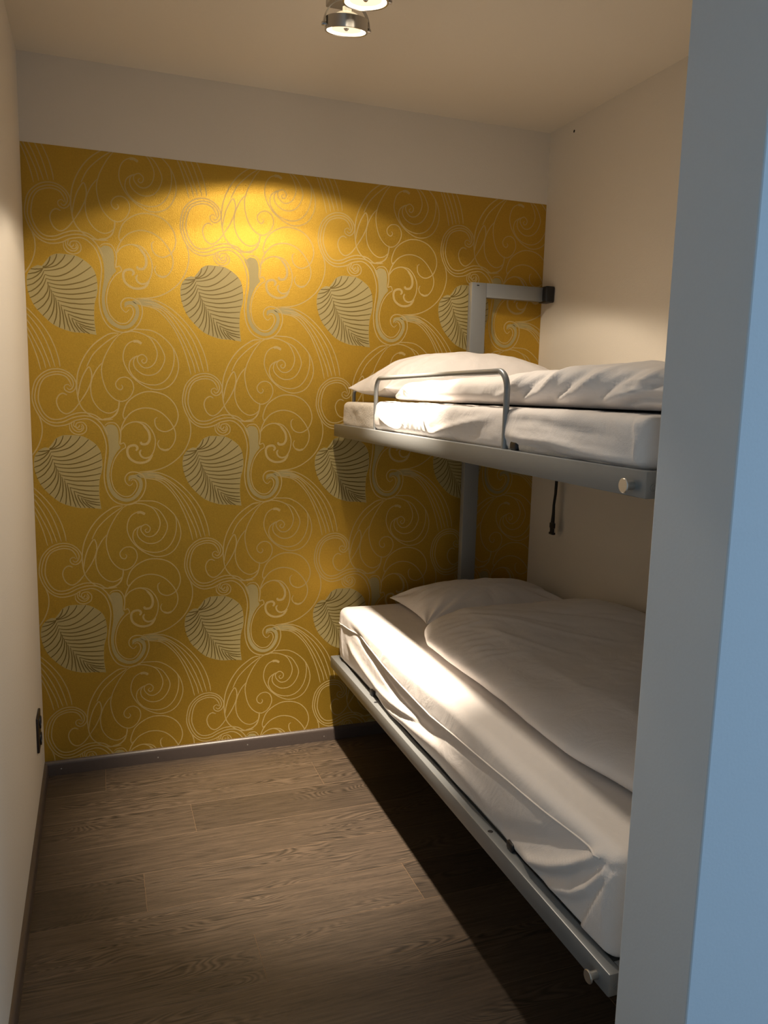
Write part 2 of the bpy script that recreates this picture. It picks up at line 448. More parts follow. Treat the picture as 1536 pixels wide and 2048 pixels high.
# ---------------------------------------------------------------- wallpaper
STROKES=[
(44,[8570,4130,8330,4120,8090,4010,7660,3670,7320,3200,7100,2670,7030,2180,7050,1770,7140,1400,7360,1120,7700,910,8040,880,8280,980,8460,1190,8520,1570]),
(39,[8550,4090,8090,3760,7650,3320,7400,2850]),
(44,[7110,1500,7360,1890,7530,2270,7570,2570,7510,2810,7420,2790,7240,2460,7120,2070,7070,1740]),
(44,[7110,1500,6880,1210,6640,1080,6420,1210,6310,1510,6380,1740,6530,1840,6680,1780]),
(39,[8570,4060,8330,3760,8110,3370,7990,3080,7920,2740,7970,2330,8110,1950,8360,1670,8630,1580,8900,1730,9060,2050,9010,2340,8820,2490,8580,2460,8420,2270,8460,2090,8590,2020,8670,2120,8620,2210]),
(39,[8000,3060,7750,2760,7570,2370,7520,1970,7600,1580,7820,1270,8090,1130,8330,1180,8490,1320]),
(39,[8570,4060,8820,4200,9110,4220,9410,4160,9690,4010,9870,3740,9960,3420,9870,3090,9670,2900,9440,2890,9270,3050,9220,3210,9280,3320,9430,3370,9570,3240,9540,3090,9440,3050,9380,3140,9460,3200]),
(39,[9610,4090,9960,3880,10230,3370,10170,3010,9970,2720,9700,2600,9420,2630,9170,2810,9080,3020,9130,3230,9270,3330]),
(39,[10390,3890,10550,3650,10590,3280,10520,2870,10350,2530,10080,2300,9720,2230,9320,2340,9050,2560,8920,2830,8950,3090,9070,3230,9220,3320]),
(39,[8890,4210,9110,4300,9410,4310,9810,4270,10210,4040,10570,3640,10740,3160,10720,2750,10530,2350,10230,2120,9820,2060,9420,2210,9070,2480,8840,2790,8710,3160,8750,3510,8890,3750,9120,3870,9310,3840]),
(99,[9090,3850,9240,3860,9390,3780]),
(43,[8690,7500,8660,7700,8810,8110,9100,8380,9490,8550,9930,8540,10320,8380,10600,8070,10710,7710,10660,7410,10510,7170,10240,7030,9990,7090,9850,7260,9830,7490,9920,7580]),
(43,[8690,7490,8760,7570]),
(43,[8530,6550,8550,6800,8580,7140,8740,7500,9000,7780,9390,7930,9780,7900,10130,7720,10430,7380,10590,7020,10570,6670,10390,6380,10190,6300,10000,6380,9920,6550,9980,6700]),
(77,[10340,6340,10190,6300,10040,6350]),
(43,[8560,7040,8760,7280,9100,7400,9390,7290,9570,7080]),
(91,[9390,7290,9580,7030,9620,6750,9520,6560,9330,6540,9280,6630]),
(43,[8960,7390,9200,7400,9490,7320,9720,7050,9830,6720,9790,6340,9650,6080,9450,5990,9280,6080,9230,6230,9300,6320]),
(87,[9720,6120,9550,5890,9300,5810,9060,5850,8850,6010,8780,6260,8850,6440,9060,6490,9160,6390,9100,6280]),
(67,[9600,6030,9450,5990,9300,6060,9240,6210,9290,6300]),
(43,[6810,8680,6720,8760,6600,8690,6620,8550,6780,8470,6940,8560,7020,8770,6920,9030,6700,9230,6420,9320,6100,9280,5810,9100,5580,8790,5480,8270,5550,7890,5720,7550,5950,7320,6220,7210,6500,7230,6730,7300,6920,7410,7100,7460,7340,7490,7570,7400,7810,7160,7950,6840,8020,6490,8000,6150,7950,5760,7910,5310,7960,4860,8110,4500,8330,4280,8670,4170,9020,4240,9290,4500,9430,4840,9430,5140,9310,5350,9060,5450,8820,5420,8680,5250,8700,5050,8840,4920,8960,5020]),
(43,[6690,8640,6760,8570,6850,8610,6920,8770,6850,8990,6650,9160,6420,9220,6150,9180,5870,9030,5670,8740,5570,8270,5640,7910,5790,7600,5990,7400,6220,7330,6500,7360,6780,7490,7060,7580,7340,7600,7620,7530,7850,7330,8000,7100,8080,6880]),
(43,[6850,8680,6790,8870,6650,9050,6420,9120,6170,9090,5920,8960,5760,8680,5690,8260,5730,7980,5860,7690,6040,7510,6250,7450,6500,7490,6780,7620,7060,7710,7340,7710,7620,7640,7850,7490,8040,7460,8280,7480]),
(48,[8520,8220,8520,8020,8430,7740,8230,7550,7950,7490]),
(38,[7990,7250,8110,7340,8350,7340,8500,7150,8550,6850,8510,6550,8660,6580,8720,6420,8600,6330,8440,6160,8280,5880,8180,5490,8180,5140,8290,4780,8550,4530,8820,4510,9010,4670,9120,4910,9060,5110,8950,5150,8880,5100]),
(38,[6730,7280,6750,7080,6890,6930,7100,6900,7290,7000,7330,7190,7240,7330,7120,7360,6980,7310,6960,7170,7060,7080,7170,7130,7140,7230]),
(38,[6800,7340,6830,7150,6960,7020,7120,7010,7230,7150,7160,7300]),
(38,[6910,7390,6880,7220,7030,7160,7090,7250]),
(43,[9210,5450,9800,5510,10300,5700,10750,6050,11020,6440,11170,6880,11180,7280,11090,7590]),
(39,[9400,5450,9950,5410,10510,5140,11020,4680,11440,4130,11700,3590,11840,3100,11880,2810]),
(39,[9500,5340,10030,5270,10460,5000,10940,4540,11310,3990,11550,3390,11710,2800]),
(39,[9800,5240,10150,5150,10560,4800,10950,4250,11240,3680,11440,3140,11550,2780]),
(39,[9800,5190,10150,5060,10460,4730,10820,4190,11110,3590,11310,3100,11390,2740]),
(39,[9410,5200,9850,5130,10210,4880,10590,4410,10900,3770,11100,3180,11220,2670])]
FILLS=[
[7850,7350,7950,7080,8070,6780,8110,6430,8100,6090,8040,5750,8000,5310,8050,4880,8210,4550,8430,4370,8700,4290,8980,4360,9200,4580,9320,4860,9310,5110,9210,5270,9040,5340,8840,5300,8800,5190,8820,5090,8890,5170,9040,5200,9180,5070,9190,4880,9060,4620,8860,4440,8550,4460,8250,4750,8120,5150,8120,5490,8230,5910,8390,6220,8530,6400,8470,6560,8480,6850,8440,7120,8320,7260,8110,7280,8000,7200],
[9060,5350,9400,5430,9850,5390,10180,5210,10100,5140,9800,5200,9460,5210,9230,5240]]
LEAF=[5980,6390,6120,6570,6260,6750,6490,6860,6770,6870,7100,6850,7380,6730,7660,6510,7800,6260,7860,5910,7850,5570,7750,5180,7720,4780,7730,4430,7780,4030,7370,4080,6990,4090,6610,4190,6290,4340,5970,4620,5690,4960,5520,5360,5450,5750,5500,6090,5660,6310,5850,6410]
VEINS=[
[6010,6360,6050,6380,6100,6400,6140,6440,6170,6480,6200,6530,6230,6590,6250,6660,6270,6740],
[6010,6340,6100,6360,6180,6390,6250,6440,6320,6490,6380,6560,6430,6650,6470,6740,6500,6850],
[6020,6320,6150,6340,6280,6370,6390,6410,6490,6470,6580,6550,6660,6640,6730,6740,6780,6850],
[6040,6230,6230,6250,6400,6290,6560,6340,6700,6400,6820,6490,6930,6590,7020,6700,7100,6830],
[6070,6100,6220,6060,6370,6050,6530,6070,6690,6130,6860,6220,7030,6350,7210,6510,7390,6710],
[6110,5960,6280,5920,6460,5910,6650,5930,6840,5980,7040,6060,7240,6170,7450,6320,7660,6490],
[6160,5820,6350,5780,6540,5760,6740,5770,6940,5810,7150,5870,7370,5950,7590,6070,7820,6210],
[6220,5680,6400,5640,6590,5620,6780,5620,6980,5640,7190,5680,7400,5740,7620,5830,7850,5940],
[6290,5520,6460,5480,6640,5460,6830,5450,7020,5460,7210,5490,7410,5530,7620,5590,7830,5670],
[6360,5370,6520,5330,6690,5310,6860,5290,7040,5290,7220,5300,7400,5330,7600,5360,7790,5410],
[6460,5210,6600,5180,6750,5150,6910,5130,7060,5130,7230,5120,7400,5130,7570,5150,7740,5170],
[6560,5050,6690,5020,6830,4990,6960,4960,7110,4950,7250,4940,7400,4930,7560,4930,7720,4930],
[6670,4890,6790,4850,6910,4820,7030,4790,7160,4770,7290,4750,7430,4740,7560,4730,7710,4730],
[6820,4740,6920,4700,7020,4660,7130,4630,7240,4600,7350,4580,7470,4570,7590,4560,7710,4560],
[6960,4590,7040,4550,7130,4510,7220,4480,7320,4460,7410,4440,7510,4420,7620,4410,7720,4410],
[7110,4450,7180,4420,7250,4390,7330,4360,7400,4330,7480,4320,7560,4300,7640,4290,7730,4280],
[7260,4330,7320,4300,7370,4270,7430,4250,7490,4230,7550,4220,7610,4200,7680,4190,7740,4180],
[6020,6320,5990,6300,5950,6290,5910,6280,5860,6270,5810,6270,5750,6260,5680,6260,5610,6260],
[6020,6320,5980,6270,5940,6240,5880,6200,5820,6170,5760,6140,5680,6120,5600,6100,5510,6080],
[6020,6320,5980,6240,5930,6170,5870,6100,5810,6040,5740,5990,5660,5940,5570,5900,5470,5870],
[6040,6210,6000,6110,5950,6020,5890,5940,5820,5870,5740,5800,5660,5740,5560,5700,5460,5660],
[6070,6090,6030,5980,5980,5870,5920,5770,5850,5690,5770,5610,5680,5540,5590,5480,5480,5440],
[6110,5970,6070,5840,6020,5720,5960,5620,5890,5520,5820,5430,5740,5360,5640,5290,5540,5240],
[6150,5840,6170,5720,6160,5610,6130,5500,6070,5400,6000,5290,5900,5200,5790,5110,5650,5020],
[6200,5720,6220,5590,6210,5470,6190,5350,6150,5240,6080,5130,6000,5020,5900,4920,5780,4830],
[6260,5580,6280,5450,6280,5320,6270,5190,6240,5070,6190,4960,6130,4840,6050,4740,5950,4630],
[6330,5440,6350,5310,6360,5170,6350,5050,6330,4920,6300,4800,6260,4690,6200,4580,6130,4470],
[6400,5300,6420,5170,6430,5040,6430,4920,6430,4790,6410,4670,6390,4560,6350,4450,6310,4340],
[6490,5160,6510,5040,6530,4910,6540,4790,6540,4680,6540,4560,6530,4450,6520,4340,6500,4240],
[6580,5020,6600,4910,6620,4800,6640,4690,6650,4580,6660,4470,6670,4370,6680,4270,6680,4180],
[6680,4880,6700,4780,6720,4680,6750,4580,6770,4490,6790,4390,6820,4300,6850,4210,6870,4130],
[6810,4750,6830,4660,6850,4580,6870,4490,6900,4410,6930,4330,6960,4250,7000,4180,7040,4100],
[6940,4610,6950,4540,6970,4480,7000,4410,7030,4340,7070,4280,7110,4220,7150,4160,7200,4090],
[7070,4490,7080,4440,7100,4380,7130,4330,7160,4280,7210,4230,7250,4180,7310,4130,7370,4080],
[7200,4380,7220,4340,7240,4300,7270,4260,7300,4220,7350,4180,7400,4140,7470,4100,7540,4060]]

ZP, ZB = 2.3773, 0.0575
DX, DZ = 0.5405, 0.6588
def pts_of(fl): return [(fl[i] / 1e4, fl[i + 1] / 1e4) for i in range(0, len(fl), 2)]
def spline(p, n=6):
    out = []
    P = [p[0]] + list(p) + [p[-1]]
    for i in range(1, len(P) - 2):
        a, b, c, d = P[i - 1], P[i], P[i + 1], P[i + 2]
        for k in range(n):
            t = k / n
            out.append(tuple(0.5 * ((2 * b[j]) + (-a[j] + c[j]) * t + (2 * a[j] - 5 * b[j] + 4 * c[j] - d[j]) * t * t + (-a[j] + 3 * b[j] - 3 * c[j] + d[j]) * t ** 3) for j in (0, 1)))
    out.append(p[-1])
    return out
def ribbon(bm, p, wf, y, mat, ox, oz):
    n = len(p); prev = None
    for i in range(n):
        a = p[max(0, i - 1)]; b = p[min(n - 1, i + 1)]
        dx, dz = b[0] - a[0], b[1] - a[1]; L = math.hypot(dx, dz) or 1
        nx, nz_ = -dz / L, dx / L
        h = wf(i / (n - 1)) / 2
        cur = (bm.verts.new((p[i][0] + nx * h + ox, y, p[i][1] + nz_ * h + oz)), bm.verts.new((p[i][0] - nx * h + ox, y, p[i][1] - nz_ * h + oz)))
        if prev:
            f = bm.faces.new((prev[0], prev[1], cur[1], cur[0])); f.material_index = mat
        prev = cur
def poly(bm, p, y, mat, ox, oz):
    vs = [bm.verts.new((a + ox, y, b + oz)) for a, b in p]
    for t in tessellate_polygon([[Vector((a, b, 0)) for a, b in p]]):
        try:
            f = bm.faces.new([vs[i] for i in t]); f.material_index = mat
        except ValueError:
            pass
bmw = bmesh.new()
sk = [(w / 1e4, spline(pts_of(p))) for w, p in STROKES]
fl = [spline(pts_of(p) + [pts_of(p)[0]], 4)[:-1] for p in FILLS]
lf = pts_of(LEAF)
# leaf: smooth outline except at the tip and the notch
lfs = spline(lf[:15], 5) + spline(lf[14:], 5)[1:]
vn = [spline(pts_of(p), 3) for p in VEINS]
for i in range(-2, 4):
    for j in range(-2, 4):
        ox, oz = i * DX, j * DZ
        for q_, (w, p) in enumerate(sk): ribbon(bmw, p, (lambda t, w=w: w * 1.02 * min(1, .55 + 6 * t, .55 + 6 * (1 - t))), -0.00070 - 3e-6 * q_, 1, ox, oz)
        for p in fl: poly(bmw, p, -0.0006, 2, ox, oz)
        poly(bmw, lfs, -0.0006, 2, ox, oz)
        for q_, p in enumerate(vn): ribbon(bmw, p, (lambda t: 0.0013 + 0.0029 * math.sin(math.pi * min(1, .1 + t * .75))), -0.00085 - 2e-6 * q_, 3, ox, oz)
for co, no in (((0.0005, 0, 0), (-1, 0, 0)), ((W - 0.0005, 0, 0), (1, 0, 0)), ((0, 0, ZB), (0, 0, -1)), ((0, 0, ZP), (0, 0, 1))):
    bmesh.ops.bisect_plane(bmw, geom=bmw.verts[:] + bmw.edges[:] + bmw.faces[:], plane_co=co, plane_no=no, clear_outer=True)
bmw.normal_update()
for f in bmw.faces:
    if f.normal.y > 0: f.normal_flip()
box(bmw, 0.0005, W - 0.0005, -0.00045, -0.0001, ZB, ZP)
wpo = mesh_obj('wallpaper', bmw, ['gold', 'khaki_line', 'khaki_fill', 'vein'], auto='keep')
tag(wpo, 'gold wallpaper with khaki scrolls and striped leaves on the back wall', 'wallpaper')

# ---------------------------------------------------------------- socket on left wall
so = thing('wall_socket', (0.0, -0.275, 0.305), 'dark brown socket plate low on the left wall by the gold wall', 'socket')
bm = bmesh.new(); box(bm, 0.0, 0.009, -0.328, -0.222, 0.240, 0.370, bev=0.004)
mesh_obj('cover_plate', bm, 'brown_plastic', parent=so, smooth='angle')
for zc in (0.274, 0.336):
    bm = bmesh.new()
    lathe(bm, [(0, .0005), (.019, .0005), (.0205, .0045), (.0225, .0045), (.0225, 0.0)], (0.009, -0.275, zc), (1, 0, 0), n=32)
    mesh_obj('socket_well', bm, 'black_plastic', parent=so, smooth='angle')

# ================================================================ BUNK FRAME
XB = 1.1527; YA = -0.05; YE = -2.045; ZL = 0.4043; ZU = 1.4012; RH = 0.050; RW = 0.032
bunk = thing('bunk_bed_frame', (1.64, -1.05, 0.0), 'grey metal bunk bed frame with two tiers fixed to the right wall', 'bed frame')
for zt, tier in ((ZL, 'lower'), (ZU, 'upper')):
    bm = bmesh.new(); box(bm, XB, XB + RW, YE, YA, zt - RH, zt, bev=0.003)
    sr = mesh_obj('side_rail', bm, 'grey_metal', parent=bunk, smooth='angle')
    sr['label'] = 'front rail of the %s bunk' % tier
    bm = bmesh.new(); box(bm, XB + RW, W - 0.012, YE, YE + RW, zt - RH, zt, bev=0.003)
    er = mesh_obj('end_rail', bm, 'grey_metal', parent=bunk, smooth='angle')
    er['label'] = 'foot end rail of the %s bunk' % tier
    bm = bmesh.new(); box(bm, XB + RW, W - 0.012, YA - RW, YA, zt - RH, zt, bev=0.003)
    er = mesh_obj('end_rail', bm, 'grey_metal', parent=bunk, smooth='angle')
    er['label'] = 'head end rail of the %s bunk' % tier
    bm = bmesh.new(); box(bm, W - 0.044, W - 0.012, YE + RW, YA - RW, zt - RH, zt, bev=0.003)
    mesh_obj('wall_rail', bm, 'grey_metal', parent=bunk, smooth='angle')
    # unseen base panel that carries the mattress, added so the light is blocked
    bm = bmesh.new(); box(bm, XB + RW, W - 0.044, YE + RW, YA - RW, zt - 0.030, zt - 0.014)
    mesh_obj('base_panel', bm, 'grey_metal', parent=bunk)
    # round bumper knob near the foot end
    bm = bmesh.new()
    lathe(bm, [(0, .022), (.0125, .022), (.0138, .0208), (.0138, .0185), (.012, .0175), (.0085, .017), (.0085, -0.001)], (XB, -2.008 if tier == 'upper' else -2.004, zt - RH * .58), (-1, 0, 0), n=32)
    mesh_obj('knob', bm, 'nickel', parent=bunk, smooth='angle')
    bm = bmesh.new()
    lathe(bm, [(0, .0012), (.0022, .0012), (.0026, -.001), (.0052, -.001), (.0058, .0014), (.007, .0012), (.007, -.001)], (XB + 0.017, YE, zt - RH * .60), (0, -1, 0), n=24, mats=[0, 0, 1, 0, 0, 0])
    mesh_obj('screw', bm, ['grey_metal', 'dark_slot'], parent=bunk, smooth='angle')
    # dark holes along the top of the front rail
    if tier == 'lower':
        for yy in (-0.60, -1.508):
            bm = bmesh.new()
            lathe(bm, [(0, .0009), (.006, .0009), (.0072, .0002)], (XB + 0.016, yy, zt), (0, 0, 1), n=20)
            mesh_obj('rail_hole_plug', bm, 'black_plastic', parent=bunk)
for xx, yy, zz in ((1.178, -1.600, .416), (1.178, -.530, .416), (1.172, -1.530, 1.412)):  # rounded black tabs drawn where dark ovals sit between rail and sheet
    bm = bmesh.new(); box(bm, xx - .006, xx + .008, yy - .016, yy + .016, zz - .0115, zz + .010, bev=.0055, seg=3)
    bs = mesh_obj('black_tab', bm, 'black_plastic', parent=bunk, smooth='angle'); bs['label'] = 'small rounded black tab between rail and sheet'
# wall post, arm and cap
bm = bmesh.new(); box(bm, 1.742, 1.812, YA - 0.034, YA, 0.36, 2.008, bev=0.003)
mesh_obj('post', bm, 'grey_metal', parent=bunk, smooth='angle')
bm = bmesh.new(); box(bm, 1.8121, W - 0.026, YA - 0.034, YA, 1.948, 2.008, bev=0.002)
mesh_obj('support_arm', bm, 'grey_metal', parent=bunk, smooth='angle')
bm = bmesh.new(); box(bm, W - 0.046, W - 0.001, YA - 0.062, YA + 0.004, 1.943, 2.013, bev=0.007, seg=3)
box(bm, W - 0.0475, W - 0.046, YA - 0.05, YA - 0.008, 1.955, 2.001, bev=0.0006)
cap = mesh_obj('end_cap', bm, 'black_plastic', parent=bunk, smooth='angle'); cap['label'] = 'black rubber end cap'
bm = bmesh.new(); box(bm, 1.765, 1.776, YA - 0.0355, YA - 0.033, 1.994, 1.9975, bev=0.0006)
mesh_obj('paint_chip', bm, 'dark_slot', parent=bunk)
# guard rails of the upper bunk
bm = bmesh.new()
tube(bm, arc_path([(XB + .018, -0.518, ZU - .01), (XB + .018, -0.518, 1.582), (XB + .018, -1.482, 1.590), (XB + .018, -1.482, ZU - .01)], 0.045, 12), 0.0078, 16)
g = mesh_obj('guard_rail', bm, 'grey_metal', parent=bunk, smooth='angle'); g['label'] = 'grey tube hoop on the front of the upper bunk'
bm = bmesh.new()
tube(bm, arc_path([(1.232, YA - .016, ZU - .01), (1.232, YA - .016, 1.553), (1.70, YA - .016, 1.553), (1.70, YA - .016, ZU - .01)], 0.03, 10), 0.0072, 16)
g = mesh_obj('guard_rail', bm, 'grey_metal', parent=bunk, smooth='angle'); g['label'] = 'grey tube hoop at the head of the upper bunk'

# hanging strap with buckle
st = thing('hanging_strap', (2.09, -0.27, 1.351), 'black strap with buckle hanging below the upper bunk by the wall', 'strap')
bm = bmesh.new()
pth = [(2.094, -0.272, 1.372), (2.093, -0.272, 1.30), (2.092, -0.272, 1.20), (2.091, -0.271, 1.12), (2.086, -0.270, 1.07), (2.087, -0.269, 1.03), (2.086, -0.268, 0.99)]
wd = [0.009, 0.009, 0.009, 0.008, 0.0075, 0.009, 0.012]
rings = []
for (x, y_, z), w_ in zip(pth, wd):
    rings.append([bm.verts.new((x + a, y_ + b, z)) for a, b in ((-w_ * .35, -w_), (w_ * .35, -w_ * .9), (w_ * .5, w_), (-w_ * .2, w_))])
for a, b in zip(rings, rings[1:]):
    for k in range(4): bm.faces.new((a[k], a[(k + 1) % 4], b[(k + 1) % 4], b[k]))
bm.faces.new(rings[0]); bm.faces.new(rings[-1][::-1])
mesh_obj('webbing', bm, 'webbing', parent=st)
bm = bmesh.new()
box(bm, 2.080, 2.092, -0.284, -0.252, 0.968, 0.992, bev=0.003)
box(bm, 2.081, 2.091, -0.280, -0.256, 0.948, 0.972, bev=0.002)
box(bm, 2.079, 2.093, -0.285, -0.251, 0.940, 0.950, bev=0.002)
mesh_obj('buckle', bm, 'black_plastic', parent=st, smooth='angle')

# ================================================================ CEILING SPOTLIGHT
R_, HR = 0.0612, 0.032
lamp = thing('ceiling_spotlight', (0.94, -0.96, H), 'two-headed chrome spotlight with round lit lamps on the ceiling', 'ceiling lamp')
bm = bmesh.new(); box(bm, 0.90, 0.98, -1.16, -0.76, H - 0.022, H - 0.0005, bev=0.003)
mesh_obj('ceiling_plate', bm, 'chrome', parent=lamp, smooth='angle')
def head(cx, cy, cz, ax, spill_dir, beam_dir, beam_w, beam_ang):
    ax = Vector(ax).normalized()       # direction the head looks
    c = Vector((cx, cy, cz))           # centre of the open rim
    side = Vector((1, 0, 0)); side = (side - ax * side.dot(ax)).normalized()
    bm = bmesh.new()
    # ring: outer wall, thickness, inner wall
    lathe(bm, [(R_, 0), (R_, -HR), (R_ - .0015, -HR - .001), (R_ - .005, -HR), (R_ - .005, -.001), (R_ - .0025, .0006)], c, ax, n=64, close=True)
    ring = mesh_obj('lamp_ring', bm, 'chrome', parent=lamp, smooth='angle')
    # lamp: reflector bowl behind, glass annulus glowing, darker centre with clip
    bm = bmesh.new()
    lathe(bm, [(R_ - .0055, -.006), (R_ - .010, -.0045), (.043, -.0055), (.041, -.008), (.036, -.009), (.022, -.0085), (.0, -.0085)], c, ax, n=64, mats=[0, 0, 1, 1, 1, 1])
    mesh_obj('lamp_glass', bm, ['lamp_rim_glow', 'lamp_face'], parent=lamp, smooth='angle')
    bm = bmesh.new()
    lathe(bm, [(R_ - .0055, -.012), (.053, -.020), (.047, -.030), (.038, -.040), (.022, -.048), (.013, -.050), (.013, -.062), (0, -.062)], c, ax, n=64)
    mesh_obj('reflector', bm, 'reflector', parent=lamp, smooth='angle')
    bm = bmesh.new()
    lathe(bm, [(0, -.002), (.004, -.003), (.007, -.0065), (.008, -.009)], c, ax, n=24)
    mesh_obj('capsule_shield', bm, 'chrome', parent=lamp, smooth='angle')
    # bail arm: half hoop from one side of the ring over the back to the other
    bm = bmesh.new()
    rb = R_ + .006
    base = c - ax * .012
    P = []
    for k in range(25):
        a = math.pi * k / 24
        P.append(base + side * math.cos(a) * rb - ax * (math.sin(a) * rb * 1.02))
    fwd = side.cross(ax)
    prev = None
    for i, p in enumerate(P):
        rad = (p - base).normalized()
        q = [bm.verts.new(p + fwd * s1 * .0085 + rad * s2 * .0012) for s1, s2 in ((-1, -1), (1, -1), (1, 1), (-1, 1))]
        if prev:
            for k in range(4): bm.faces.new((prev[k], prev[(k + 1) % 4], q[(k + 1) % 4], q[k]))
        else: bm.faces.new(q[::-1])
        prev = q
    bm.faces.new(prev)
    mesh_obj('bail_arm', bm, 'chrome', parent=lamp, smooth='angle')
    for s in (-1, 1):
        bm = bmesh.new()
        lathe(bm, [(0, .006), (.0045, .006), (.0055, .004), (.0055, -.008)], base + side * s * (rb), side * s, n=20)
        mesh_obj('pivot_screw', bm, 'chrome', parent=lamp, smooth='angle')
    # stem up to the plate
    bm = bmesh.new()
    top = base - ax * (rb * 1.02 - .0015)
    tube(bm, [top, top + Vector((0, 0, .012)), Vector((top.x, top.y, H - 0.02))], .011, 20)
    mesh_obj('stem', bm, 'chrome', parent=lamp, smooth='angle')
    # the light itself
    for nm, e, ang, bl, d, rr in (('spill', SPILL_W, 119, 0.10, Vector(spill_dir).normalized(), .035), ('beam', beam_w, beam_ang, 1.0, Vector(beam_dir).normalized(), .035)):
        ld = bpy.data.lights.new('lamp_' + nm, 'SPOT')
        ld.energy = e; ld.color = LAMP_COL; ld.spot_size = math.radians(ang); ld.spot_blend = bl; ld.shadow_soft_size = rr
        lo = bpy.data.objects.new('lamp_' + nm, ld); COL.objects.link(lo)
        lo.parent = lamp
        lo.location = c + ax * .012 - world_loc(lamp)
        lo.rotation_mode = 'QUATERNION'
        lo.rotation_quaternion = d.to_track_quat('-Z', 'Y')
head(0.932, -0.869, 2.55, (0.02, 0.18, -0.985), (0.0, 0.30, -0.955), (.18, .12, -.975), BED_BEAM_W, 31)
head(0.930, -1.051, 2.55, (0.04, 0.10, -0.99), (0.0, 0.22, -0.975), (.015, .19, -.97), FLOOR_BEAM_W, 42)

# ================================================================ BEDDING
def slab(name, x0, x1, y0, y1, z0, z1, rad, res, disp, mat, parent=None):
    """box with rounded edges, finely divided; disp(p, n) returns a new point"""
    bm = bmesh.new()
    nx = max(4, int((x1 - x0) / res)); ny = max(4, int((y1 - y0) / res)); nzz = max(4, int((z1 - z0) / res))
    key = {}
    lo = Vector((x0, y0, z0)); hi = Vector((x1, y1, z1))
    rr = rad if isinstance(rad, tuple) else (rad, rad, rad)
    def V(i, j, k):
        q = (i, j, k)
        if q in key: return key[q]
        p = Vector((x0 + (x1 - x0) * i / nx, y0 + (y1 - y0) * j / ny, z0 + (z1 - z0) * k / nzz))
        c = Vector([min(max(p[a], lo[a] + rr[a]), hi[a] - rr[a]) for a in range(3)])
        d = Vector([(p[a] - c[a]) / rr[a] for a in range(3)])
        if d.length > 1e-9:
            dn = d.normalized()
            if sum(1 for a in range(3) if abs(d[a]) > 1e-6) > 1:
                m = max(abs(d[a]) for a in range(3))
                dn = dn * m
                p = c + Vector([dn[a] * rr[a] for a in range(3)])
            n = Vector([d[a] / rr[a] for a in range(3)]).normalized()
        else: n = Vector((0, 0, 1))
        v = bm.verts.new(disp(p, n)); key[q] = v
        return v
    for i in range(nx):
        for j in range(ny):
            bm.faces.new((V(i, j, 0), V(i, j + 1, 0), V(i + 1, j + 1, 0), V(i + 1, j, 0)))
            bm.faces.new((V(i, j, nzz), V(i + 1, j, nzz), V(i + 1, j + 1, nzz), V(i, j + 1, nzz)))
    for i in range(nx):
        for k in range(nzz):
            bm.faces.new((V(i, 0, k), V(i + 1, 0, k), V(i + 1, 0, k + 1), V(i, 0, k + 1)))
            bm.faces.new((V(i, ny, k), V(i, ny, k + 1), V(i + 1, ny, k + 1), V(i + 1, ny, k)))
    for j in range(ny):
        for k in range(nzz):
            bm.faces.new((V(0, j, k), V(0, j, k + 1), V(0, j + 1, k + 1), V(0, j + 1, k)))
            bm.faces.new((V(nx, j, k), V(nx, j + 1, k), V(nx, j + 1, k + 1), V(nx, j, k + 1)))
    return mesh_obj(name, bm, mat, parent=parent, smooth=True)

# ---- lower mattress with its fitted sheet
mt = thing('mattress', (1.64, -1.06, ZL - .013), 'thick white sheeted mattress on the lower bunk', 'mattress')
slab('mattress_core', 1.186, 2.112, -2.012, -0.088, ZL - .013, 0.615, .03, .05, lambda p, n: p, 'ticking', mt)
SEAM = [(-.10, .566), (-.21, .572), (-.386, .585), (-.65, .566), (-1.084, .549), (-1.396, .566), (-1.577, .579), (-1.747, .588), (-1.878, .598), (-2.0, .604)]
SW = [([(-1.655, .423), (-1.712, .442), (-1.791, .48), (-1.884, .54), (-1.947, .595), (-1.975, .615)], .013, .011),
      ([(-1.765, .421), (-1.821, .441), (-1.882, .472), (-1.933, .516), (-1.978, .575), (-1.99, .60)], .012, .010),
      ([(-1.49, .41), (-1.607, .455), (-1.733, .51), (-1.879, .578)], .022, -.007),
      ([(-1.72, .42), (-1.78, .445), (-1.86, .50), (-1.92, .56)], .008, -.007),
      ([(-.20, .52), (-.30, .49), (-.42, .47), (-.591, .455), (-.824, .47), (-1.1, .51)], .018, .008),
      ([(-.26, .585), (-.359, .575), (-.536, .548), (-.673, .525), (-.82, .505), (-1.004, .50), (-1.18, .515)], .012, -.009),
      ([(-.30, .44), (-.522, .425), (-.764, .446), (-1.005, .485), (-1.182, .50)], .011, -.008),
      ([(-.60, .420), (-.78, .432), (-.961, .452), (-1.15, .47), (-1.35, .475), (-1.5, .46)], .028, .012),
      ([(-1.15, .52), (-1.3, .535), (-1.45, .55)], .008, -.005),
      ([(-.13, .60), (-.14, .5), (-.16, .42)], .008, .005)]
FLAP = [(-1.905, .405), (-1.938, .469), (-1.974, .54), (-2.0, .595)]
